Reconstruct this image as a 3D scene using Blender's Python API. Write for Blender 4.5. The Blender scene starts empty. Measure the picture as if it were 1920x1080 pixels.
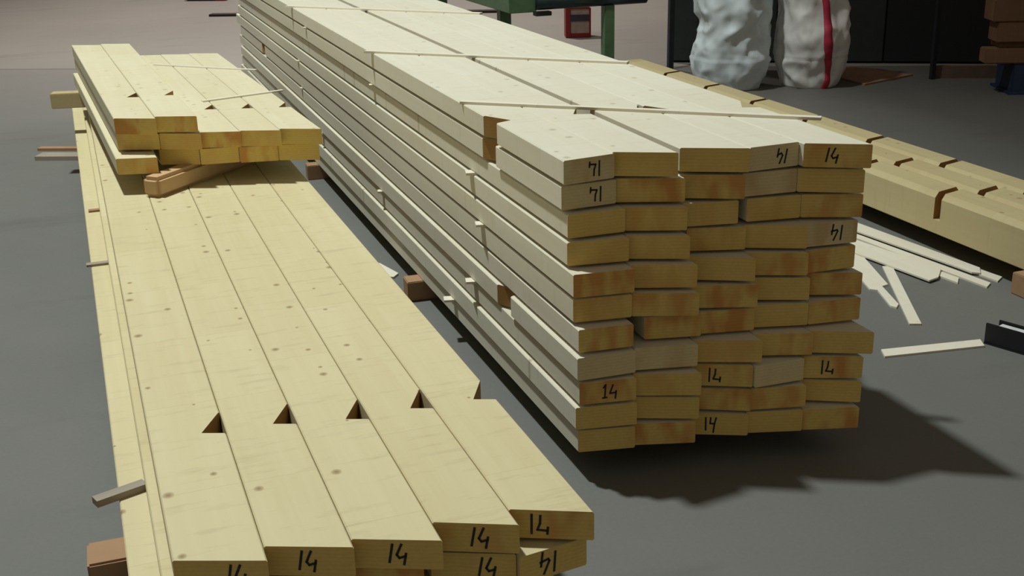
import bpy, bmesh, math, random
from mathutils import Vector, Matrix, noise

# ------------------------------------------------------------------ camera
scene = bpy.context.scene
COL = scene.collection
CAM_H = 1.882
pitch, yaw, roll = 0.3435, 0.3396, -0.0241
Fv = Vector((math.sin(yaw)*math.cos(pitch), math.cos(yaw)*math.cos(pitch), -math.sin(pitch)))
R0 = Vector((math.cos(yaw), -math.sin(yaw), 0)); U0 = R0.cross(Fv)
Rv = R0*math.cos(roll)+U0*math.sin(roll); Uv = U0*math.cos(roll)-R0*math.sin(roll)
cd = bpy.data.cameras.new('camera'); cam = bpy.data.objects.new('camera', cd); COL.objects.link(cam)
cd.sensor_width = 36; cd.lens = 2228.7/1920*36; cd.clip_end = 200
m = Matrix((Rv, Uv, -Fv)).transposed().to_4x4(); m.translation = Vector((0, 0, CAM_H)); cam.matrix_world = m
scene.camera = cam

# ------------------------------------------------------------------ light
world = bpy.data.worlds.new('world'); scene.world = world; world.use_nodes = True
bg = world.node_tree.nodes['Background']; bg.inputs[0].default_value = (1.0, 0.86, 0.68, 1); bg.inputs[1].default_value = 0.16

def lamp(name, loc, target, power, colour, size, cone, blend):
    d = bpy.data.lights.new(name, 'SPOT'); d.energy = power; d.color = colour
    d.shadow_soft_size = size; d.spot_size = math.radians(cone); d.spot_blend = blend
    o = bpy.data.objects.new(name, d); COL.objects.link(o); o.location = loc
    o.rotation_euler = (Vector(target)-Vector(loc)).to_track_quat('-Z', 'Y').to_euler()
    return o
# high-bay hall lamps: one over the stacks, one row further back on the left
lamp('hall_lamp', (-1.3, 7.0, 11.0), (-1.3, 7.0, 0), 4750, (0.93, 1.0, 0.97), 0.28, 90, 0.75)
lamp('hall_lamp', (3.3, 17.0, 9.0), (3.3, 17.0, 0), 4300, (1.0, 0.96, 0.93), 0.3, 98, 0.8)

vs = scene.view_settings
vs.view_transform = 'Standard'; vs.look = 'None'; vs.gamma = 1; vs.use_curve_mapping = False
vs.exposure = 0.0

# ------------------------------------------------------------------ helpers
random.seed(7)
def obj(name, bm, mats, parent=None, smooth=False, loc=None, rotz=0.0):
    me = bpy.data.meshes.new(name)
    bmesh.ops.recalc_face_normals(bm, faces=bm.faces[:])
    bm.to_mesh(me); bm.free()
    for mt in (mats if isinstance(mats, (list, tuple)) else [mats]): me.materials.append(mt)
    if smooth:
        for p in me.polygons: p.use_smooth = True
    o = bpy.data.objects.new(name, me); COL.objects.link(o)
    if loc is not None: o.location = loc
    o.rotation_euler = (0, 0, rotz)
    if parent: o.parent = parent
    return o
def tag(o, label, cat, group=None, kind=None):
    o['label'] = label; o['category'] = cat
    if group: o['group'] = group
    if kind: o['kind'] = kind
    return o
def thing(name, label, cat, loc, rotz=0.0, group=None):
    o = bpy.data.objects.new(name, None); COL.objects.link(o); o.location = loc; o.rotation_euler = (0, 0, rotz)
    o.empty_display_size = 0.1
    return tag(o, label, cat, group)
def prism(poly, z0, z1, bm=None):
    bm = bm or bmesh.new()
    lo = [bm.verts.new((p[0], p[1], z0)) for p in poly]; hi = [bm.verts.new((p[0], p[1], z1)) for p in poly]
    n = len(poly); bm.faces.new(lo[::-1]); bm.faces.new(hi)
    for i in range(n): bm.faces.new((lo[i], lo[(i+1) % n], hi[(i+1) % n], hi[i]))
    return bm
def box(lo, hi, bm=None, bev=0.0):
    b = bm or bmesh.new()
    x0, y0, z0 = lo; x1, y1, z1 = hi
    t = bmesh.new(); prism([(x0, y0), (x1, y0), (x1, y1), (x0, y1)], z0, z1, t)
    if bev: bmesh.ops.bevel(t, geom=t.edges[:], offset=bev, segments=2, affect='EDGES')
    me = bpy.data.meshes.new('tmp'); t.to_mesh(me); t.free(); b.from_mesh(me); bpy.data.meshes.remove(me)
    return b
def cyl(a, b_, r, bm=None, n=24):
    bm = bm or bmesh.new(); a = Vector(a); b_ = Vector(b_); d = (b_-a).normalized()
    u = d.orthogonal().normalized(); v = d.cross(u)
    r1 = [bm.verts.new(a+(u*math.cos(2*math.pi*i/n)+v*math.sin(2*math.pi*i/n))*r) for i in range(n)]
    r2 = [bm.verts.new(q.co+(b_-a)) for q in r1]
    bm.faces.new(r1); bm.faces.new(r2[::-1])
    for i in range(n): bm.faces.new((r1[i], r1[(i+1) % n], r2[(i+1) % n], r2[i]))
    return bm

# ------------------------------------------------------------------ materials
class NT:
    def __init__(s, name):
        s.m = bpy.data.materials.new(name); s.m.use_nodes = True; s.t = s.m.node_tree
        s.p = s.t.nodes['Principled BSDF']
    def n(s, typ, **kw):
        x = s.t.nodes.new(typ)
        for k, v in kw.items(): setattr(x, k, v)
        return x
    def l(s, a, b): s.t.links.new(a, b)
    def val(s, sock, v):
        if hasattr(v, 'node'): s.l(v, sock)
        else: sock.default_value = v
    def math(s, op, a, b=0.0, clamp=False):
        x = s.n('ShaderNodeMath', operation=op, use_clamp=clamp); s.val(x.inputs[0], a); s.val(x.inputs[1], b); return x.outputs[0]
    def mix(s, f, a, b, mode='MIX'):
        x = s.n('ShaderNodeMix', data_type='RGBA', blend_type=mode)
        s.val(x.inputs[0], f)
        for i, c in ((6, a), (7, b)):
            if hasattr(c, 'node'): s.l(c, x.inputs[i])
            else: x.inputs[i].default_value = (*c, 1)
        return x.outputs[2]
    def scale(s, vec, xyz):
        x = s.n('ShaderNodeVectorMath', operation='MULTIPLY'); s.l(vec, x.inputs[0]); x.inputs[1].default_value = xyz; return x.outputs[0]
    def add(s, vec, v2):
        x = s.n('ShaderNodeVectorMath', operation='ADD'); s.l(vec, x.inputs[0]); s.val(x.inputs[1], v2); return x.outputs[0]
    def noise(s, vec, sc, det=3, rough=0.5):
        x = s.n('ShaderNodeTexNoise'); s.l(vec, x.inputs['Vector']); x.inputs['Scale'].default_value = sc
        x.inputs['Detail'].default_value = det; x.inputs['Roughness'].default_value = rough; return x.outputs['Fac']
    def ramp(s, f, a, b):
        x = s.n('ShaderNodeMapRange'); s.val(x.inputs[0], f); x.inputs[1].default_value = a; x.inputs[2].default_value = b; return x.outputs[0]
    def bump(s, h, st, dist=0.01):
        x = s.n('ShaderNodeBump'); x.inputs['Strength'].default_value = st; x.inputs['Distance'].default_value = dist
        s.l(h, x.inputs['Height']); s.l(x.outputs[0], s.p.inputs['Normal'])

def plain(name, col, rough=0.6, metal=0.0, var=0.15, sc=12.0):
    t = NT(name); tc = t.n('ShaderNodeTexCoord').outputs['Object']
    f = t.noise(tc, sc, 4, 0.6)
    c = t.mix(t.ramp(f, 0.3, 0.7), tuple(v*(1-var) for v in col), tuple(min(1, v*(1+var)) for v in col))
    t.l(c, t.p.inputs['Base Color']); t.p.inputs['Roughness'].default_value = rough; t.p.inputs['Metallic'].default_value = metal
    return t.m

def wood(name, pale, warm, knot=1.0, rough=0.55):
    """planed spruce: long grain along local Y, finger-jointed lengths, scattered knots"""
    t = NT(name); tc = t.n('ShaderNodeTexCoord').outputs['Object']; rnd = t.n('ShaderNodeObjectInfo').outputs['Random']
    comb = t.n('ShaderNodeCombineXYZ'); t.l(t.math('MULTIPLY', rnd, 37.0), comb.inputs[0]); t.l(t.math('MULTIPLY', rnd, 91.0), comb.inputs[1]); t.l(t.math('MULTIPLY', rnd, 53.0), comb.inputs[2])
    v = t.add(tc, comb.outputs[0])
    sep = t.n('ShaderNodeSeparateXYZ'); t.l(v, sep.inputs[0])
    seg = t.math('FLOOR', t.math('MULTIPLY', sep.outputs[1], 1.9))
    wn = t.n('ShaderNodeTexWhiteNoise', noise_dimensions='1D'); t.l(seg, wn.inputs['W'])
    comb2 = t.n('ShaderNodeCombineXYZ'); t.l(t.math('MULTIPLY', seg, 3.7), comb2.inputs[0])
    v2 = t.add(v, comb2.outputs[0])
    g1 = t.noise(t.scale(v2, (26, 0.7, 26)), 1.0, 4, 0.6)
    g2 = t.noise(t.scale(v, (5, 1.1, 5)), 1.0, 2, 0.5)
    f = t.math('ADD', t.math('MULTIPLY', t.ramp(g1, 0.25, 0.75), 0.45), t.math('MULTIPLY', t.ramp(g2, 0.3, 0.7), 0.25))
    f = t.math('ADD', f, t.math('MULTIPLY', wn.outputs[0], 0.30), True)
    c = t.mix(f, pale, warm)
    # knots: voronoi cells, only some of them carry a knot
    vo = t.n('ShaderNodeTexVoronoi'); vo.voronoi_dimensions = '2D'; t.l(t.scale(v, (9, 8, 9)), vo.inputs['Vector']); vo.inputs['Scale'].default_value = 1.0
    sp = t.n('ShaderNodeSeparateColor'); t.l(vo.outputs['Color'], sp.inputs[0])
    has = t.math('GREATER_THAN', sp.outputs[0], 0.80)
    r = t.math('MULTIPLY', t.math('ADD', sp.outputs[1], 0.45), 0.10)
    k = t.math('SUBTRACT', 1.0, t.math('DIVIDE', vo.outputs['Distance'], r), True)
    k = t.math('MULTIPLY', t.math('POWER', k, 0.6), t.math('MULTIPLY', has, 0.95*knot), True)
    c = t.mix(k, c, (0.22, 0.13, 0.05))
    # faint cross marks from planing / handling
    sm = t.noise(t.scale(v, (6, 34, 6)), 1.0, 3, 0.6)
    sk = t.math('MULTIPLY', t.ramp(sm, 0.56, 0.75), 0.30*knot, True)
    c = t.mix(sk, c, (0.34, 0.27, 0.15))
    fr = t.math('FRACT', t.math('MULTIPLY', sep.outputs[1], 1.9))
    c = t.mix(t.math('MULTIPLY', t.math('LESS_THAN', fr, 0.006), 0.16), c, (0.25, 0.17, 0.08))
    t.l(c, t.p.inputs['Base Color']); t.p.inputs['Roughness'].default_value = rough
    t.p.inputs['Specular IOR Level'].default_value = 0.3
    t.bump(g1, 0.12, 0.002)
    return t.m

def endgrain(name, olive, rust):
    t = NT(name); tc = t.n('ShaderNodeTexCoord').outputs['Object']; rnd = t.n('ShaderNodeObjectInfo').outputs['Random']
    comb = t.n('ShaderNodeCombineXYZ'); t.l(t.math('MULTIPLY', rnd, 61.0), comb.inputs[0]); t.l(t.math('MULTIPLY', rnd, 17.0), comb.inputs[2])
    v = t.add(tc, comb.outputs[0])
    p = t.noise(t.scale(v, (16, 3, 7)), 1.0, 2, 0.4)
    fine = t.noise(t.scale(v, (90, 20, 130)), 1.0, 3, 0.6)
    ring = t.n('ShaderNodeTexWave', wave_type='RINGS'); t.l(t.scale(v, (1, 0.1, 1)), ring.inputs['Vector'])
    ring.inputs['Scale'].default_value = 30; ring.inputs['Distortion'].default_value = 3; ring.inputs['Detail'].default_value = 2
    amt = t.ramp(t.math('FRACT', t.math('MULTIPLY', rnd, 7.31)), 0.25, 0.75)
    f = t.math('MULTIPLY', t.ramp(p, 0.42, 0.60), t.math('ADD', t.math('MULTIPLY', amt, 0.85), 0.1), True)
    c = t.mix(f, olive, rust)
    c = t.mix(t.math('MULTIPLY', t.ramp(fine, 0.3, 0.8), 0.25, True), c, tuple(v*0.6 for v in olive))
    c = t.mix(t.math('MULTIPLY', ring.outputs['Fac'], 0.10), c, tuple(v*0.55 for v in rust))
    t.l(c, t.p.inputs['Base Color']); t.p.inputs['Roughness'].default_value = 0.8; t.p.inputs['Specular IOR Level'].default_value = 0.15
    return t.m

M = {}
M['tall'] = wood('spruce_pale', (0.74, 0.71, 0.59), (0.67, 0.62, 0.47), 0.5)
M['low'] = wood('spruce_yellow', (0.69, 0.62, 0.385), (0.60, 0.51, 0.285), 0.9)
M['pile'] = wood('spruce_mid', (0.74, 0.69, 0.49), (0.66, 0.58, 0.37), 0.5)
M['beam'] = wood('spruce_beam', (0.56, 0.48, 0.27), (0.48, 0.39, 0.20), 0.7)
M['end'] = endgrain('spruce_end_grain', (0.80, 0.59, 0.185), (0.64, 0.30, 0.085))
M['end_pale'] = endgrain('pale_end_grain', (0.80, 0.67, 0.37), (0.66, 0.48, 0.22))  # paler, greyer end grain used on some boards
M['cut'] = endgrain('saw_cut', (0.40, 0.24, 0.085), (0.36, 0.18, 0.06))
M['lath'] = wood('lath_wood', (0.80, 0.76, 0.64), (0.72, 0.66, 0.52), 0.2)
M['bearer'] = wood('bearer_wood', (0.40, 0.25, 0.14), (0.30, 0.17, 0.09), 0.8, 0.8)
M['bearer_pale'] = wood('bearer_pale_wood', (0.62, 0.44, 0.25), (0.52, 0.33, 0.16), 0.8, 0.7)
M['grey_lath'] = wood('weathered_lath', (0.38, 0.33, 0.27), (0.28, 0.23, 0.18), 0.4, 0.8)
M['ink'] = plain('marker_ink', (0.012, 0.011, 0.012), 0.5)

def concrete(name, a, b, tint, far_light=None):
    t = NT(name); tc = t.n('ShaderNodeTexCoord').outputs['Object']
    n1 = t.noise(tc, 0.45, 4, 0.55); n2 = t.noise(tc, 3.0, 5, 0.65); n3 = t.noise(tc, 60.0, 3, 0.6)
    st = t.noise(t.scale(tc, (0.8, 2.2, 1)), 1.0, 4, 0.6)
    c = t.mix(t.ramp(n1, 0.35, 0.65), a, b)
    c = t.mix(t.math('MULTIPLY', t.ramp(n2, 0.4, 0.75), 0.35), c, tint)
    c = t.mix(t.math('MULTIPLY', t.ramp(st, 0.58, 0.75), 0.35, True), c, tuple(v*0.55 for v in a))
    c = t.mix(t.math('MULTIPLY', t.ramp(n3, 0.4, 0.8), 0.15), c, tuple(v*0.7 for v in a))
    if far_light:
        sp = t.n('ShaderNodeSeparateXYZ'); t.l(tc, sp.inputs[0])
        wob = t.math('MULTIPLY', t.math('SUBTRACT', n1, 0.5), 3.0)
        far = t.ramp(t.math('ADD', t.math('ADD', sp.outputs[1], t.math('MULTIPLY', sp.outputs[0], 0.5)), wob), 8.2, 13.5)
        c = t.mix(t.math('MULTIPLY', far, 0.85), c, far_light)          # pinkish light spilling from the far side, mixed into the floor colour
        right_dim = t.math('MULTIPLY', t.ramp(t.math('ADD', sp.outputs[0], wob), 4.4, 6.0), 0.55)
        c = t.mix(right_dim, c, (0.045, 0.042, 0.036))                  # lamp falloff on the right, darkened into the floor colour
    t.l(c, t.p.inputs['Base Color']); t.l(t.ramp(n2, 0.0, 1.6), t.p.inputs['Roughness'])
    t.p.inputs['Roughness'].default_value = 0.55; t.p.inputs['Specular IOR Level'].default_value = 0.3
    rr = t.n('ShaderNodeMapRange'); t.l(n2, rr.inputs[0]); rr.inputs[3].default_value = 0.42; rr.inputs[4].default_value = 0.68
    t.l(rr.outputs[0], t.p.inputs['Roughness'])
    t.bump(n3, 0.12, 0.003)
    return t.m
M['floor_near'] = concrete('grey_concrete', (0.150, 0.152, 0.140), (0.178, 0.178, 0.164), (0.134, 0.141, 0.130), (0.205, 0.180, 0.160))
M['floor_far'] = concrete('pinkish_concrete', (0.225, 0.203, 0.180), (0.250, 0.225, 0.198), (0.205, 0.190, 0.170))

# ------------------------------------------------------------------ floor and back wall
def slab(poly, mat, name):
    o = obj(name, prism(poly, -0.12, 0.0), mat); o['kind'] = 'structure'; return o
# a sawn joint runs across the hall; the two pours differ slightly in colour
# joint line through (-0.81,13.35) and (-0.09,12.97)
def jy(x): return 13.35-0.5*(x+0.81)
X0, X1 = -30.0, 30.0
fl = slab([(X0, -12), (X1, -12), (X1, jy(X1)-0.012), (X0, jy(X0)-0.012)], M['floor_near'], 'floor')
fl['label'] = 'grey concrete hall floor under the timber stacks'
fb = slab([(X0, jy(X0)+0.012), (X1, jy(X1)+0.012), (X1, 60), (X0, 60)], M['floor_far'], 'floor')
fb['label'] = 'paler pinkish concrete floor beyond the sawn joint'
fj = obj('trim_1', prism([(X0, jy(X0)-0.012), (X1, jy(X1)-0.012), (X1, jy(X1)+0.012), (X0, jy(X0)+0.012)], -0.12, -0.012), plain('joint_filler', (0.05, 0.045, 0.04), 0.9))
fj['kind'] = 'structure'; fj['label'] = 'dark sawn joint between the two floor slabs'

# dark partition of sheet panels at the back on the right
M['panel'] = plain('dark_green_sheet', (0.018, 0.024, 0.022), 0.6)
M['panel_black'] = plain('black_sheet', (0.006, 0.007, 0.010), 0.7)
M['dark_steel'] = plain('dark_steel', (0.015, 0.020, 0.026), 0.5, 0.2)
w0 = Vector((5.43, 10.52, 0)); wd = (Vector((8.066, 9.005, 0))-w0).normalized(); wang = math.atan2(wd.y, wd.x)
wb = obj('wall_back', box((0, 0.02, 0), (9.0, 0.12, 4.0)), M['panel_black'], loc=w0, rotz=wang)
wb['kind'] = 'structure'; wb['label'] = 'dark sheet partition behind the white sacks'
for k in range(9):
    pn = obj('panel', box((k*1.0+0.008, -0.012, 0.02), (k*1.0+0.992, 0.02, 4.0), None, 0.004), M['panel'] if k < 2 else M['panel_black'], wb)

# ------------------------------------------------------------------ timber boards
def board(label, xl, yl, yr, ztop, yfar, mat, w=0.18, t=0.076, rotz=0.0, notch=None, nd=0.68, farnotch=None, group=None, end='end'):
    """one rafter: plan outline with a bevelled end cut and triangular bird's-mouth notches, extruded to its thickness"""
    ym = (yl+yr)/2; a = yl-ym; b = yr-ym; L = yfar-ym
    s = (b-a)/w
    pts = [(0, a), (w, b)]
    if notch == 'R':
        y0 = b+nd; pts += [(w, y0), (w-0.062, y0+0.026), (w, y0+0.145)]
    pts += [(w, L+s*w/2), (0, L-s*w/2)]
    if farnotch: pts += [(0, farnotch-ym+0.07), (0.06, farnotch-ym+0.02), (0, farnotch-ym-0.07)]
    if notch == 'L':
        y0 = a+nd-0.05; pts += [(0, y0+0.145), (0.062, y0+0.026), (0, y0)]
    bm = prism(pts, 0, t)
    for f in bm.faces:
        n = f.normal if f.normal.length > 0.1 else None
    bm.normal_update()
    ed = [e for e in bm.edges if abs((e.verts[0].co-e.verts[1].co).normalized().y) > 0.999 and e.calc_length() > 0.3]
    bmesh.ops.bevel(bm, geom=ed, offset=0.0035, segments=1, affect='EDGES')
    bm.normal_update()
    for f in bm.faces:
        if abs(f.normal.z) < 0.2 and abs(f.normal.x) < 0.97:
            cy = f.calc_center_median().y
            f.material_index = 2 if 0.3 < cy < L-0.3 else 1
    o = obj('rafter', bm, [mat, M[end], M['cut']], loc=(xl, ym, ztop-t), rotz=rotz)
    tag(o, label, 'timber', group)
    o['_face'] = (w, a, b, t)
    return o

GL = {  # handwritten strokes, u to the right, v up, about one unit tall
 'a': ([(0.10, 1.0), (0.0, 0.0)], [(0.80, 1.0), (0.42, 0.38), (0.50, 0.28), (1.05, 0.36)], [(1.0, 0.58), (0.88, -0.12)]),
 'b': ([(0.02, 1.0), (0.0, 0.02)], [(0.55, 0.95), (0.52, 0.55), (0.36, 0.22), (1.0, 0.18)], [(1.0, 0.36), (0.96, 0.02)]),
 'c': ([(-0.02, 0.80), (0.18, 1.0), (0.10, 0.05)], [(-0.10, 0.05), (0.30, 0.07)], [(0.85, 0.95), (0.58, 0.35), (1.15, 0.38)], [(1.15, 0.50), (1.08, -0.05)]),
 'd': ([(0.0, 1.0), (0.02, 0.05)], [(0.45, 1.0), (0.42, 0.55), (0.85, 0.55)], [(0.95, 1.0), (0.80, 0.5), (0.72, -0.12)]),
 'e': ([(0.22, 1.0), (0.0, 0.1)], [(0.75, 1.0), (0.45, 0.48), (0.60, 0.32), (0.98, 0.42)], [(1.0, 0.55), (0.86, 0.0)]),
}
def mark(o, style, uc, h=0.046, flip=False, vc=0.5, sw=0.0052):
    w, a, b, t = o['_face']
    d = Vector((w, b-a, 0)).normalized(); nrm = Vector((d.y, -d.x, 0)); flen = math.hypot(w, b-a)
    bm = bmesh.new(); up = Vector((0, 0, 1))
    for st in GL[style]:
        P = []
        for (u, v) in st:
            u = (u-0.5)*0.75*h; v = (v-0.5)*h
            if flip: u, v = -u, -v
            P.append(Vector((0, a, 0))+d*(uc*flen+u)+up*(vc*t+v))
        for p, q in zip(P, P[1:]):
            e = (q-p).normalized(); s = nrm.cross(e)*sw*0.5; p2 = p-e*sw*0.35; q2 = q+e*sw*0.35
            vs_ = [bm.verts.new(x+nrm*k) for k in (-0.0006, 0.0009) for x in (p2-s, p2+s, q2+s, q2-s)]
            for fc in ((0, 1, 2, 3), (7, 6, 5, 4), (0, 4, 5, 1), (1, 5, 6, 2), (2, 6, 7, 3), (3, 7, 4, 0)):
                bm.faces.new([vs_[i] for i in fc])
    k = obj('number_mark', bm, M['ink'], o); k['label'] = 'black handwritten 14' + (' upside down' if flip else '')

def place_row(row, rot=0.0):
    """side-by-side boards: each as wide as the room it has, never overlapping its neighbour"""
    out = []; c, sn = math.cos(rot), math.sin(rot); S = [x*c+(a+b)/2*sn for x, a, b in row]
    for k, (x, a, b) in enumerate(row):
        w = 0.18
        if k+1 < len(row):
            gap = S[k+1]-S[k]
            if gap < 0.207: w = gap-0.0022
        out.append((x, a, b, w))
    return out
ORD = ['first', 'second', 'third', 'fourth', 'fifth', 'sixth', 'seventh', 'eighth', 'ninth', 'tenth', 'bottom']
POS = ['far left', 'second from left', 'middle', 'second from right', 'far right']
PITCH = 0.0865; T = 0.076
MAIN = [
 [(1.317,3.236,3.258),(1.497,3.280,3.186),(1.710,3.241,3.142),(1.905,3.149,3.155),(2.087,3.131,3.027)],
 [(1.320,3.263,3.271),(1.509,3.282,3.198),(1.712,3.243,3.148),(1.895,3.172,3.157),(2.087,3.155,3.055)],
 [(1.332,3.244,3.240),(1.527,3.248,3.174),(1.709,3.212,3.176),(1.921,3.179,3.151),(2.103,3.152,3.076)],
 [(1.327,3.237,3.208),(1.526,3.229,3.149),(1.733,3.223,3.164),(1.915,3.181,3.092),(2.097,3.105,3.086)],
 [(1.324,3.181,3.157),(1.522,3.198,3.118),(1.720,3.199,3.096),(1.915,3.159,3.079),(2.097,3.097,3.089)],
 [(1.328,3.194,3.168),(1.519,3.173,3.095),(1.717,3.166,3.090),(1.924,3.160,3.081),(2.110,3.129,3.057)],
 [(1.329,3.153,3.137),(1.564,3.174,3.131),(1.746,3.147,3.110),(1.928,3.130,3.080),(2.110,3.081,3.057)],
 [(1.317,3.135,3.127),(1.515,3.143,3.097),(1.719,3.129,3.042),(1.921,3.101,3.033),(2.103,3.052,2.963)],
 [(1.326,3.141,3.110),(1.510,3.141,3.060),(1.715,3.144,3.051),(1.897,3.043,3.039),(2.079,3.052,2.976)],
 [(1.315,3.146,3.109),(1.513,3.155,3.068),(1.714,3.148,3.053),(1.896,3.062,3.016),(2.078,3.070,2.973)],
 [(1.326,3.155,3.116),(1.511,3.133,3.073),(1.706,3.138,3.052),(1.888,3.071,3.015),(2.070,3.020,2.964)],
]
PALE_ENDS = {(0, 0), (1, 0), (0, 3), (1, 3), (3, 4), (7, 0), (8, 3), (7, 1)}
FLIPPED = {(0, 0), (1, 0), (0, 3), (1, 3), (3, 4), (7, 0)}
MARKS = {(0, 0): ('b', .60, True), (0, 3): ('e', .66, True), (0, 4): ('e', .42, False), (1, 0): ('b', .62, True), (3, 4): ('a', .60, True),
         (8, 0): ('c', .52, False), (8, 2): ('b', .40, False), (8, 4): ('b', .42, False), (10, 2): ('d', .40, False)}
TOPZ = 1.035
for i, row in enumerate(MAIN):
    for j, (xl, yl, yr, w_) in enumerate(place_row(row)):
        fl_ = (i, j) in FLIPPED
        steep = (yr-yl) < -0.055
        mk = MARKS.get((i, j))
        where = ('in the top row' if i == 0 else 'in the bottom row' if i == 10 else 'in %s row from the top' % ORD[i])
        what = ('pale rafter marked upside-down 14' if mk and mk[2] else 'pale rafter marked 14' if mk else 'unmarked pale rafter')
        o = board('%s, %s %s of tall stack' % (what, POS[j], where), xl, yl, yr, TOPZ-PITCH*i, 10.75+random.uniform(-0.10, 0.10)+0.03*i*0,
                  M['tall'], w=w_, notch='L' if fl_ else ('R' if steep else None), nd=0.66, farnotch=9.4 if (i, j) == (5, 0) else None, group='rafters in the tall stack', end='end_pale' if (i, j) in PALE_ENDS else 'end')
        if mk: mark(o, mk[0], mk[1], 0.047, mk[2])

# long low stack in front on the left, three layers of five
LOW = [[(0.037,2.401,2.320),(0.236,2.384,2.302),(0.426,2.340,2.254),(0.618,2.341,2.252),(0.802,2.329,2.240)],
       [(0.010,2.41,2.33),(0.205,2.40,2.32),(0.402,2.385,2.305),(0.612,2.353,2.268),(0.798,2.253,2.275)],
       [(-0.062,2.42,2.34),(0.135,2.41,2.33),(0.332,2.39,2.31),(0.529,2.40,2.32),(0.726,2.38,2.31)]]
LMK = {(0, 0): ('e', .66, False), (0, 1): ('e', .47, False), (0, 2): ('e', .50, False), (0, 3): ('e', .54, False), (0, 4): ('b', .36, False), (1, 3): ('e', .66, False), (1, 4): ('a', .42, True)}
LT = 0.4475
for i, row in enumerate(LOW):
    for j, (xl, yl, yr, w_) in enumerate(place_row(row, 0.0085)):
        mk = LMK.get((i, j))
        what = 'yellowish rafter with notch and 14' if i == 0 else ('yellowish rafter marked upside-down 14' if mk and mk[2] else 'yellowish rafter')
        o = board('%s, %s in %s layer of the low stack' % (what, POS[j], ['top', 'middle', 'lowest'][i]), xl, yl, yr, LT-PITCH*i, 9.25+random.uniform(-.05, .05),
                  M['low'], w=w_, rotz=0.0085, notch='R' if (yr < yl) else 'L', nd=0.675, group='rafters in the long low stack')
        if mk: mark(o, mk[0], mk[1], 0.052, mk[2], 0.5, 0.0058)

# short pile lying on the far half of the low stack
PILE = [(0.7935, [(0.102,5.843,5.740),(0.286,5.800,5.711)], 'top'),
        (0.707, [(0.105,5.892,5.805),(0.297,5.821,5.717),(0.481,5.762,5.688),(0.663,5.715,5.628),(0.845,5.675,5.571)], 'middle'),
        (0.6205, [(0.085,5.750,5.689),(0.290,5.871,5.785),(0.472,5.783,5.751),(0.655,5.744,5.701),(0.837,5.715,5.629)], 'lowest')]
for z, row, nm in PILE:
    for j, (xl, yl, yr, w_) in enumerate(place_row(row, 0.056)):
        pos = (['left', 'right'] if len(row) == 2 else POS)[j]
        board('short rafter, %s in %s layer of the pile on the low stack' % (pos, nm), xl, yl, yr, z, (yl+yr)/2+2.78, M['pile'],
              w=w_, rotz=0.056, notch='R' if yr-yl < -0.06 else None, nd=0.62, group='rafters in the short pile')

# ------------------------------------------------------------------ laths, bearers and offcuts
def stick(name, label, p, q, w, z0, z1, mat, cat='lath', group=None, bev=0.0):
    p = Vector((p[0], p[1], 0)); q = Vector((q[0], q[1], 0)); L = (q-p).length; a = math.atan2(q.y-p.y, q.x-p.x)-math.pi/2
    o = obj(name, box((-w/2, 0, 0), (w/2, L, z1-z0), None, bev), mat, loc=(p.x, p.y, z0), rotz=a)
    return tag(o, label, cat, group)
G = 'laths lying across the top of the tall stack'
stick('lath', 'thin pale lath across top of tall stack nearest its marked ends', (1.315, 4.245), (2.335, 3.41), 0.030, TOPZ, TOPZ+0.010, M['lath'], group=G)
stick('lath', 'thin pale lath across the middle of the tall stack top', (1.29, 5.69), (2.26, 4.79), 0.035, TOPZ, TOPZ+0.010, M['lath'], group=G)
stick('lath', 'farthest thin pale lath across the tall stack top', (1.29, 7.89), (2.27, 6.86), 0.040, TOPZ, TOPZ+0.010, M['lath'], group=G)
G = 'lath ends sticking out between layers of the tall stack'
STUBS = [(10, 4.48, .035, 'lowest'), (8, 4.19, .028, 'third lowest near'), (5, 4.08, .022, 'mid-height near'), (3, 4.19, .022, 'upper near'),
         (2, 5.74, .012, 'upper middle'), (8, 5.66, .018, 'low middle'), (8, 7.16, .018, 'low far'), (1, 7.43, .012, 'uppermost far'), (4, 7.83, .012, 'upper far'), (6, 7.80, .012, 'mid-height far')]
for g, y, out, nm in STUBS:
    z = TOPZ-PITCH*g; xa = min(MAIN[g-1][0][0], MAIN[g][0][0])-out
    stick('spacer_lath', 'white %s lath end poking from left side of tall stack' % nm, (xa, y), (2.2, y-0.22), 0.05 if y < 4.6 else 0.04, z+0.0006, z+PITCH-T-0.0006, M['lath'], group=G)
# spacer laths inside the low stack
stick('spacer_lath', 'brown lath stuck out of left side of low stack near its marked ends', (-0.130, 3.050), (0.004, 3.100), 0.036, LT-2*PITCH, LT-2*PITCH+0.020, M['grey_lath'], group='laths inside the low stack')
stick('spacer_lath', 'short brown lath end at left side of low stack, halfway along', (-0.105, 5.24), (0.93, 5.25), 0.035, LT-2*PITCH+.0005, LT-2*PITCH+PITCH-T-.0005, M['grey_lath'], group='laths inside the low stack')
stick('spacer_lath', 'reddish lath end at left side of low stack near the short pile', (-0.075, 6.16), (0.93, 6.17), 0.035, LT-2*PITCH+.0005, LT-2*PITCH+PITCH-T-.0005, M['bearer'], group='laths inside the low stack')
# laths on the short pile
stick('lath', 'thin pale lath lying across short pile in front of notches', (0.575, 6.56), (1.03, 6.69), 0.025, 0.707, 0.715, M['lath'], group='laths on the short pile')
stick('lath', 'thin pale lath lying across far end of short pile', (0.43, 8.02), (1.00, 7.48), 0.025, 0.707, 0.715, M['lath'], group='laths on the short pile')
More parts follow.
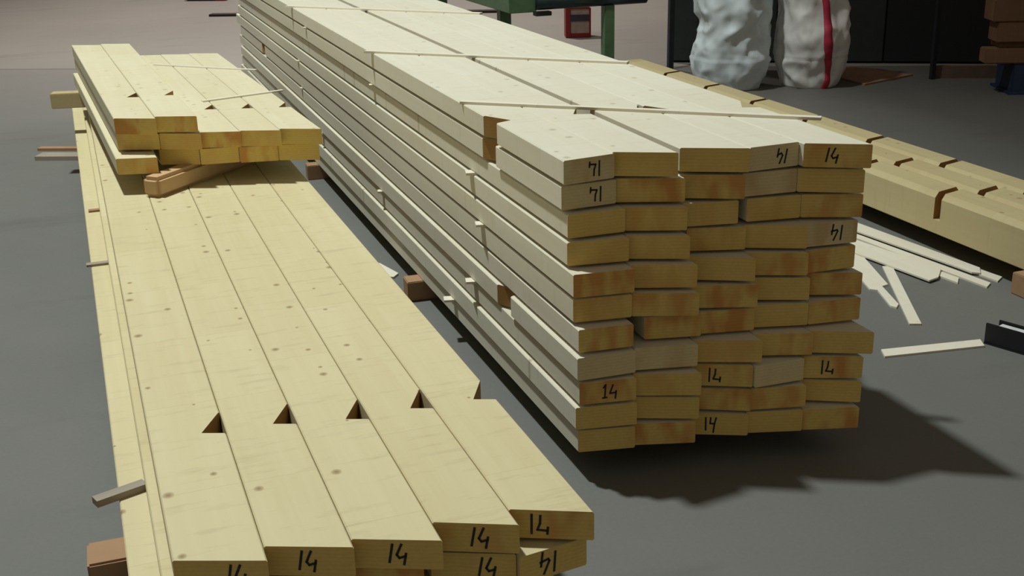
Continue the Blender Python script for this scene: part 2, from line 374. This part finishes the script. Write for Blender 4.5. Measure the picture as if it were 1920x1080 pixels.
# bearers
for y, nm in ((5.02, 'nearest'), (7.45, 'second'), (9.9, 'farthest')):
    stick('bearer', 'brown bearer block under the tall stack, %s of three' % nm, (1.255, y), (2.27, y-0.05), 0.10, 0.0, TOPZ-10*PITCH-T, M['bearer'], 'bearer', 'bearers under the tall stack', 0.004)
zl = LT-2*PITCH-T
for y, nm in ((2.935, 'nearest'), (5.5, 'second'), (8.0, 'farthest')):
    stick('bearer', 'brown bearer beam under the long low stack, %s of three' % nm, (-0.165 if y < 3.5 else 0.0, y), (1.0, y-0.02), 0.12, 0.0, zl, M['bearer'], 'bearer', 'bearers under the low stack', 0.006)
zb = 0.6205-T
stick('bearer', 'orange-brown bearer sticking out under the near end of the short pile', (0.215, 5.63), (0.86, 6.30), 0.10, LT, zb, M['bearer_pale'], 'bearer', None, 0.018)
stick('bearer', 'pale bearer sticking out left under the far end of the short pile', (-0.22, 8.26), (0.86, 8.02), 0.10, LT, zb, M['beam'], 'bearer', None, 0.004)
# slats on the floor left of the low stack
stick('floor_slat', 'dark flat slat on floor left of low stack', (-0.38, 9.12), (0.5, 8.72), 0.07, 0.0, 0.02, M['bearer'], 'slat')
stick('floor_slat', 'grey flat slat on floor left of low stack, in front of dark one', (-0.38, 8.83), (0.5, 8.43), 0.13, 0.0, 0.03, M['grey_lath'], 'slat')
# thin offcuts on the floor
def offcut(label, poly, z0, t, mat, group=None):
    cx = sum(p[0] for p in poly)/len(poly); cy = sum(p[1] for p in poly)/len(poly)
    o = obj('offcut', prism([(p[0]-cx, p[1]-cy) for p in poly], 0, t), mat, loc=(cx, cy, z0))
    return tag(o, label, 'offcut', group)
offcut('thin pale wooden offcut on floor between the two stacks', [(1.05, 5.74), (1.262, 5.551), (1.308, 5.36), (1.272, 5.315), (1.02, 5.48)], 0.0, 0.01, M['lath'])
G = 'thin white offcuts on floor beside the notched beams'
offcut('white lath offcut nearest the notched beams, sticking out farthest', [(3.70, 5.30), (3.74, 5.30), (3.905, 4.17), (3.845, 4.13)], 0.0, 0.008, M['lath'], G)
offcut('broad white lath with stepped end lying on the offcut heap', [(3.66, 5.40), (3.78, 5.40), (3.885, 4.30), (3.835, 4.235), (3.805, 4.26), (3.795, 4.36)], 0.008, 0.008, M['lath'], G)
offcut('long narrow white lath in the middle of the offcut heap', [(3.60, 5.40), (3.65, 5.40), (3.80, 4.125), (3.745, 4.085)], 0.0, 0.008, M['lath'], G)
offcut('short white lath with slanted tip in the offcut heap', [(3.56, 5.0), (3.60, 5.0), (3.715, 4.24), (3.665, 4.185)], 0.0, 0.008, M['lath'], G)
offcut('wide white lath with angled tip at front of the offcut heap', [(3.40, 5.35), (3.53, 5.38), (3.71, 4.36), (3.617, 4.263), (3.55, 4.243)], 0.009, 0.008, M['lath'], G)
offcut('pinkish forked offcut piece beside the tall stack', [(3.50, 4.86), (3.56, 4.84), (3.361, 4.294), (3.321, 4.283), (3.244, 4.06), (3.209, 4.028), (3.197, 4.054), (3.27, 4.246), (3.246, 4.272), (3.42, 4.78)], 0.0, 0.008, M['lath'], G)
offcut('short straight white lath lying apart, crosswise to the offcut heap', [(3.496, 4.52), (3.539, 4.50), (3.184, 3.826), (3.138, 3.846)], 0.0, 0.008, M['lath'], G)
offcut('lone pale lath on floor ending at the black channel', [(2.859, 3.659), (3.29, 3.592), (3.26, 3.531), (2.829, 3.594)], 0.0, 0.008, M['lath'])

# black steel channel at the right edge, with a pale strip inside
ch = thing('steel_channel', 'black steel channel lying on floor at right edge of picture', 'channel', (3.285, 3.565, 0), math.atan2(-0.165, 0.062))
obj('web', box((0, 0, 0), (1.4, 0.075, 0.008)), M['panel_black'], ch)
obj('flange', box((0, 0, 0.008), (1.4, 0.008, 0.09), None, 0.002), M['panel_black'], ch)
obj('flange', box((0.02, 0.067, 0.008), (1.4, 0.075, 0.09), None, 0.002), M['panel_black'], ch)
ps = obj('pale_strip', box((0.04, 0.030, 0.008), (1.4, 0.060, 0.080)), plain('white_strip', (0.7, 0.7, 0.68), 0.5), ch); ps['label'] = 'white strip inside the black channel'

# ------------------------------------------------------------------ notched beams on the right
def notched_beam(label, x, ya, yb, slots):
    w, z0, z1, sw, dp, sk = 0.188, 0.10, 0.305, 0.048, 0.135, 0.055
    h = z1-z0; chm = 0.026
    prof = [(0.004, 0), (w-0.004, 0), (w, 0.004), (w, h-chm), (w-chm, h), (chm, h), (0, h-chm), (0, 0.004)]
    full = prof
    low = [(0.004, 0), (w-0.004, 0), (w, 0.004), (w, h-dp), (0, h-dp), (0, 0.004)]
    bm = bmesh.new()
    def seg(pr, y0, y1, s0, s1):
        n = len(pr)
        A = [bm.verts.new((px, y0+s0*px/w, pz)) for px, pz in pr]; B = [bm.verts.new((px, y1+s1*px/w, pz)) for px, pz in pr]
        fa = bm.faces.new(A); fb_ = bm.faces.new(B[::-1]); fa.material_index = 1; fb_.material_index = 1
        for i in range(n): bm.faces.new((A[i], B[i], B[(i+1) % n], A[(i+1) % n]))
    cur, cs = 0.0, 0.0
    for s in sorted(slots):
        seg(full, cur, s-ya, cs, sk); seg(low, s-ya, s-ya+sw, sk, sk); cur, cs = s-ya+sw, sk
    seg(full, cur, yb-ya, cs, 0.0)
    o = obj('notched_beam', bm, [M['beam'], M['cut']], loc=(x, ya, z0))
    return tag(o, label, 'beam', 'notched beams beside the tall stack')
notched_beam('thick yellow beam with square slots, nearest the tall stack', 3.862, 2.6, 8.95, [3.30, 3.95, 4.585, 5.235, 5.88, 6.53, 7.18, 7.83])
notched_beam('thick yellow beam with square slots, middle of three', 4.056, 2.6, 9.05, [3.22, 3.87, 4.525, 5.185, 5.84, 6.49, 7.14, 7.80])
notched_beam('thick yellow beam with square slots, farthest from the tall stack', 4.25, 2.6, 9.1, [3.12, 3.78, 4.43, 5.06, 5.71, 6.38, 7.03, 7.68, 8.33])
for y, nm in ((3.93, 'near'), (6.2, 'middle'), (8.3, 'far')):
    stick('bearer', 'brown %s bearer under the notched beams' % nm, (3.80, y), (4.50, y), 0.14, 0.0, 0.10, M['bearer'], 'bearer', 'bearers under the notched beams', 0.004)
stick('bearer', 'dark block end sticking out behind the notched beams', (4.46, 6.42), (4.66, 6.42), 0.10, 0.0, 0.10, M['bearer'], 'bearer')

# ------------------------------------------------------------------ sacks
def woven(name, col):
    t = NT(name); tc = t.n('ShaderNodeTexCoord').outputs['Object']
    a = t.noise(tc, 5.0, 4, 0.6); b = t.noise(tc, 25.0, 3, 0.6)
    c = t.mix(t.ramp(a, 0.35, 0.7), col, tuple(v*0.8 for v in col))
    t.l(c, t.p.inputs['Base Color']); t.p.inputs['Roughness'].default_value = 0.6
    t.bump(b, 0.12, 0.006)
    return t.m
M['sack'] = woven('woven_sack', (0.70, 0.78, 0.81)); M['sack2'] = woven('woven_sack_pale', (0.74, 0.73, 0.71))
M['strap'] = plain('red_webbing', (0.42, 0.025, 0.06), 0.6)
def sack_point(th, v, rad, ht, seed, extra=0.0):
    c, s = math.cos(th), math.sin(th); e = 0.62
    q = (abs(c)**(2/e/1.6)+abs(s)**(2/e/1.6))**(-e*0.8)
    prof = (0.80+0.20*math.sin(min(1, v/0.25)*math.pi/2)) if v < 0.25 else 1.0-0.06*((v-0.25)/0.75)+0.05*math.sin(v*9+seed)
    r = rad*q*prof*0.93
    p = Vector((r*c, r*s, v*ht))
    sp = Vector((c*1.6+seed*3.1, s*1.6, v*ht*3.2))
    q1 = noise.noise(Vector((sp.x*1.1, sp.y*1.1, sp.z*1.9))); d = noise.noise(sp*0.8)*0.055+(0.4-abs(q1))*0.050+noise.noise(sp*2.2)*0.020+noise.noise(sp*4.5)*0.008
    d *= min(1, v*8+0.3)
    r2 = r+d+extra
    return Vector((r2*c, r2*s, v*ht))
def sack(label, loc, rad, ht, seed, mat, rot):
    t = thing('bulk_sack', label, 'sack', (loc[0], loc[1], 0), rot, 'bulk sacks at the back')
    bm = bmesh.new(); N, K = 96, 70
    rows = [[bm.verts.new(sack_point(2*math.pi*i/N, k/K, rad, ht, seed)) for i in range(N)] for k in range(K+1)]
    for k in range(K):
        for i in range(N): bm.faces.new((rows[k][i], rows[k][(i+1) % N], rows[k+1][(i+1) % N], rows[k+1][i]))
    bm.faces.new(rows[0][::-1])
    cv = bm.verts.new((0, 0, ht*1.03))
    for i in range(N): bm.faces.new((rows[K][i], rows[K][(i+1) % N], cv))
    obj('bag', bm, mat, t, True)
    for sx in (-1, 1):
        bm = bmesh.new(); P = [Vector((sx*rad*0.55, -rad*0.5, ht)), Vector((sx*rad*0.55, -rad*0.25, ht+0.16)), Vector((sx*rad*0.55, rad*0.25, ht+0.16)), Vector((sx*rad*0.55, rad*0.5, ht))]
        for a, b in zip(P, P[1:]):
            u = Vector((0.03, 0, 0)); n_ = (b-a).cross(u).normalized()*0.003
            vs_ = [bm.verts.new(x+k*n_) for k in (-1, 1) for x in (a-u, a+u, b+u, b-u)]
            for fc in ((0, 1, 2, 3), (7, 6, 5, 4), (0, 4, 5, 1), (1, 5, 6, 2), (2, 6, 7, 3), (3, 7, 4, 0)): bm.faces.new([vs_[q] for q in fc])
        obj('lifting_loop', bm, mat, t)
    return t
sack('greyish-white bulk sack, left of the two at the back', (5.29, 9.12), 0.345, 1.05, 1.3, M['sack'], -0.35)
sk = sack('white bulk sack with red strap, right of the two at the back', (5.94, 8.90), 0.312, 1.05, 4.7, M['sack2'], -0.55)
bm = bmesh.new(); th0 = -math.pi/2+0.42; prev = None
for k in range(71):
    v = k/70; wv = 0.10*math.sin(v*5.0+1.0)+0.05*math.sin(v*13)
    ring = [bm.verts.new(sack_point(th0+wv+dd, v, 0.312, 1.05, 4.7, ee)) for dd, ee in ((-0.115, -0.01), (-0.105, 0.007), (0, 0.008), (0.105, 0.007), (0.115, -0.01))]
    if prev:
        for i in range(4): bm.faces.new((prev[i], prev[i+1], ring[i+1], ring[i]))
    prev = ring
st = obj('strap', bm, M['strap'], sk, True); st['label'] = 'red webbing strap running down the sack'

# ------------------------------------------------------------------ background items
M['green'] = plain('green_paint', (0.075, 0.15, 0.07), 0.45)
M['roller'] = plain('dark_roller', (0.028, 0.045, 0.047), 0.35, 0.6)
mc = thing('roller_stand', 'green steel roller stand behind the tall stack', 'machine', (4.0, 9.5, 0))
obj('side_rail', box((-0.60, 0.02, 0.695), (-0.36, 2.6, 0.93), None, 0.006), M['green'], mc)
obj('post', box((-0.52, 0.48, 0.0), (-0.42, 0.58, 0.70), None, 0.005), M['green'], mc)
obj('post', box((0.245, -0.04, 0.0), (0.335, 0.05, 0.72), None, 0.005), M['green'], mc)
obj('post', box((-0.52, 2.4, 0.0), (-0.42, 2.5, 0.70), None, 0.005), M['green'], mc)
rl = obj('roller', cyl((-0.37, 0.0, 0.775), (0.64, 0.0, 0.775), 0.062, None, 32), M['roller'], mc, True)
obj('axle', cyl((0.64, 0.0, 0.775), (0.70, 0.0, 0.775), 0.018), M['dark_steel'], rl)
obj('bracket', box((-0.38, -0.03, 0.665), (-0.24, 0.05, 0.70), None, 0.003), M['dark_steel'], mc)
obj('foot_rail', box((0.22, -0.2, 0.0), (0.36, 0.2, 0.02)), M['green'], mc)
obj('cross_bar', box((-0.42, 0.0, 0.20), (0.245, 0.04, 0.25)), M['green'], mc)

M['red'] = plain('red_paint', (0.20, 0.008, 0.012), 0.5); M['beige'] = plain('beige_panel', (0.34, 0.25, 0.20), 0.7); M['purple'] = plain('dark_purple', (0.03, 0.02, 0.035), 0.6)
rb = thing('red_crate', 'red framed crate with beige panels standing behind roller stand', 'crate', (5.17, 12.60, 0), -0.30)
obj('frame_post', box((0, 0, 0), (0.055, 0.22, 0.37), None, 0.004), M['red'], rb)
obj('frame_post', box((0.265, 0, 0), (0.285, 0.22, 0.33), None, 0.004), M['red'], rb)
obj('bottom_rail', box((0.055, 0, 0), (0.265, 0.22, 0.05), None, 0.004), M['red'], rb)
obj('top_rail', box((0.055, 0, 0.32), (0.265, 0.22, 0.345), None, 0.004), M['red'], rb)
obj('panel', box((0.055, 0.015, 0.05), (0.265, 0.20, 0.32)), M['beige'], rb)
obj('band', box((0.057, 0.005, 0.185), (0.263, 0.015, 0.255)), M['purple'], rb)

tag(obj('steel_pole', box((-0.025, -0.025, 0), (0.025, 0.025, 2.6), None, 0.003), M['dark_steel'], loc=(5.23, 10.15, 0)), 'slim dark steel pole left of the white sacks', 'pole')
tag(obj('steel_post', box((-0.02, -0.02, 0), (0.02, 0.02, 2.4), None, 0.003), M['panel_black'], loc=(7.02, 8.62, 0)), 'thin black post in front of the dark partition', 'post')
stick('floor_bar', 'long dark bar lying on the far floor behind the tall stack', (1.73, 17.0), (5.55, 15.25), 0.16, 0.0, 0.03, plain('dark_bar', (0.03, 0.018, 0.012), 0.7), 'bar')
# plywood sheet and plank right of the sacks
M['ply'] = plain('reddish_plywood', (0.24, 0.135, 0.085), 0.7)
offcut('reddish plywood sheet on floor right of the white sacks', [(6.32, 9.58), (6.75, 9.45), (6.98, 8.83), (6.32, 8.62)], 0.0, 0.015, M['ply'])
stick('plank', 'brown plank lying on edge beside the blue stand', (7.08, 8.66), (7.60, 8.40), 0.05, 0.0, 0.11, plain('dark_brown_plank', (0.12, 0.07, 0.05), 0.8), 'plank')
# blue stand with timber blocks at the top right corner
bs = thing('blue_stand', 'blue steel stand under the timber blocks at right edge', 'stand', (7.12, 7.76, 0), -0.4)
M['blue'] = plain('blue_paint', (0.012, 0.025, 0.060), 0.5)
obj('body', box((0, 0, 0.0), (0.7, 0.4, 0.25), None, 0.01), M['blue'], bs)
obj('foot_plate', box((-0.03, -0.03, 0.0), (0.73, 0.43, 0.02), None, 0.003), M['blue'], bs)
M['block'] = wood('orange_block_wood', (0.20, 0.105, 0.055), (0.14, 0.075, 0.04), 0.6, 0.7)
G = 'timber blocks on the blue stand'
stick('timber_block', 'orange timber block lying on blue stand, lowest', (6.93, 7.92), (7.85, 7.52), 0.16, 0.252, 0.372, M['block'], 'block', G, 0.008)
stick('timber_block', 'orange timber block in second course above blue stand', (7.07, 7.95), (7.85, 7.62), 0.20, 0.372, 0.420, M['block'], 'block', G, 0.006)
stick('timber_block', 'thick orange timber block in third course above blue stand', (7.02, 7.93), (7.85, 7.58), 0.22, 0.420, 0.585, M['block'], 'block', G, 0.008)
stick('timber_block', 'topmost orange timber block above blue stand', (6.98, 7.95), (7.85, 7.60), 0.24, 0.585, 0.76, M['block'], 'block', G, 0.008)
# low dark crate far behind at the top edge
fc = thing('far_crate', 'low dark crate with red end far behind at top edge', 'crate', (1.62, 19.2, 0), -0.5)
obj('body', box((0, 0, 0), (0.45, 0.3, 0.25), None, 0.01), M['panel_black'], fc)
obj('end_board', box((0.45, 0, 0), (0.62, 0.3, 0.25), None, 0.01), M['red'], fc)

for o in list(bpy.data.objects):
    if '_face' in o: del o['_face']
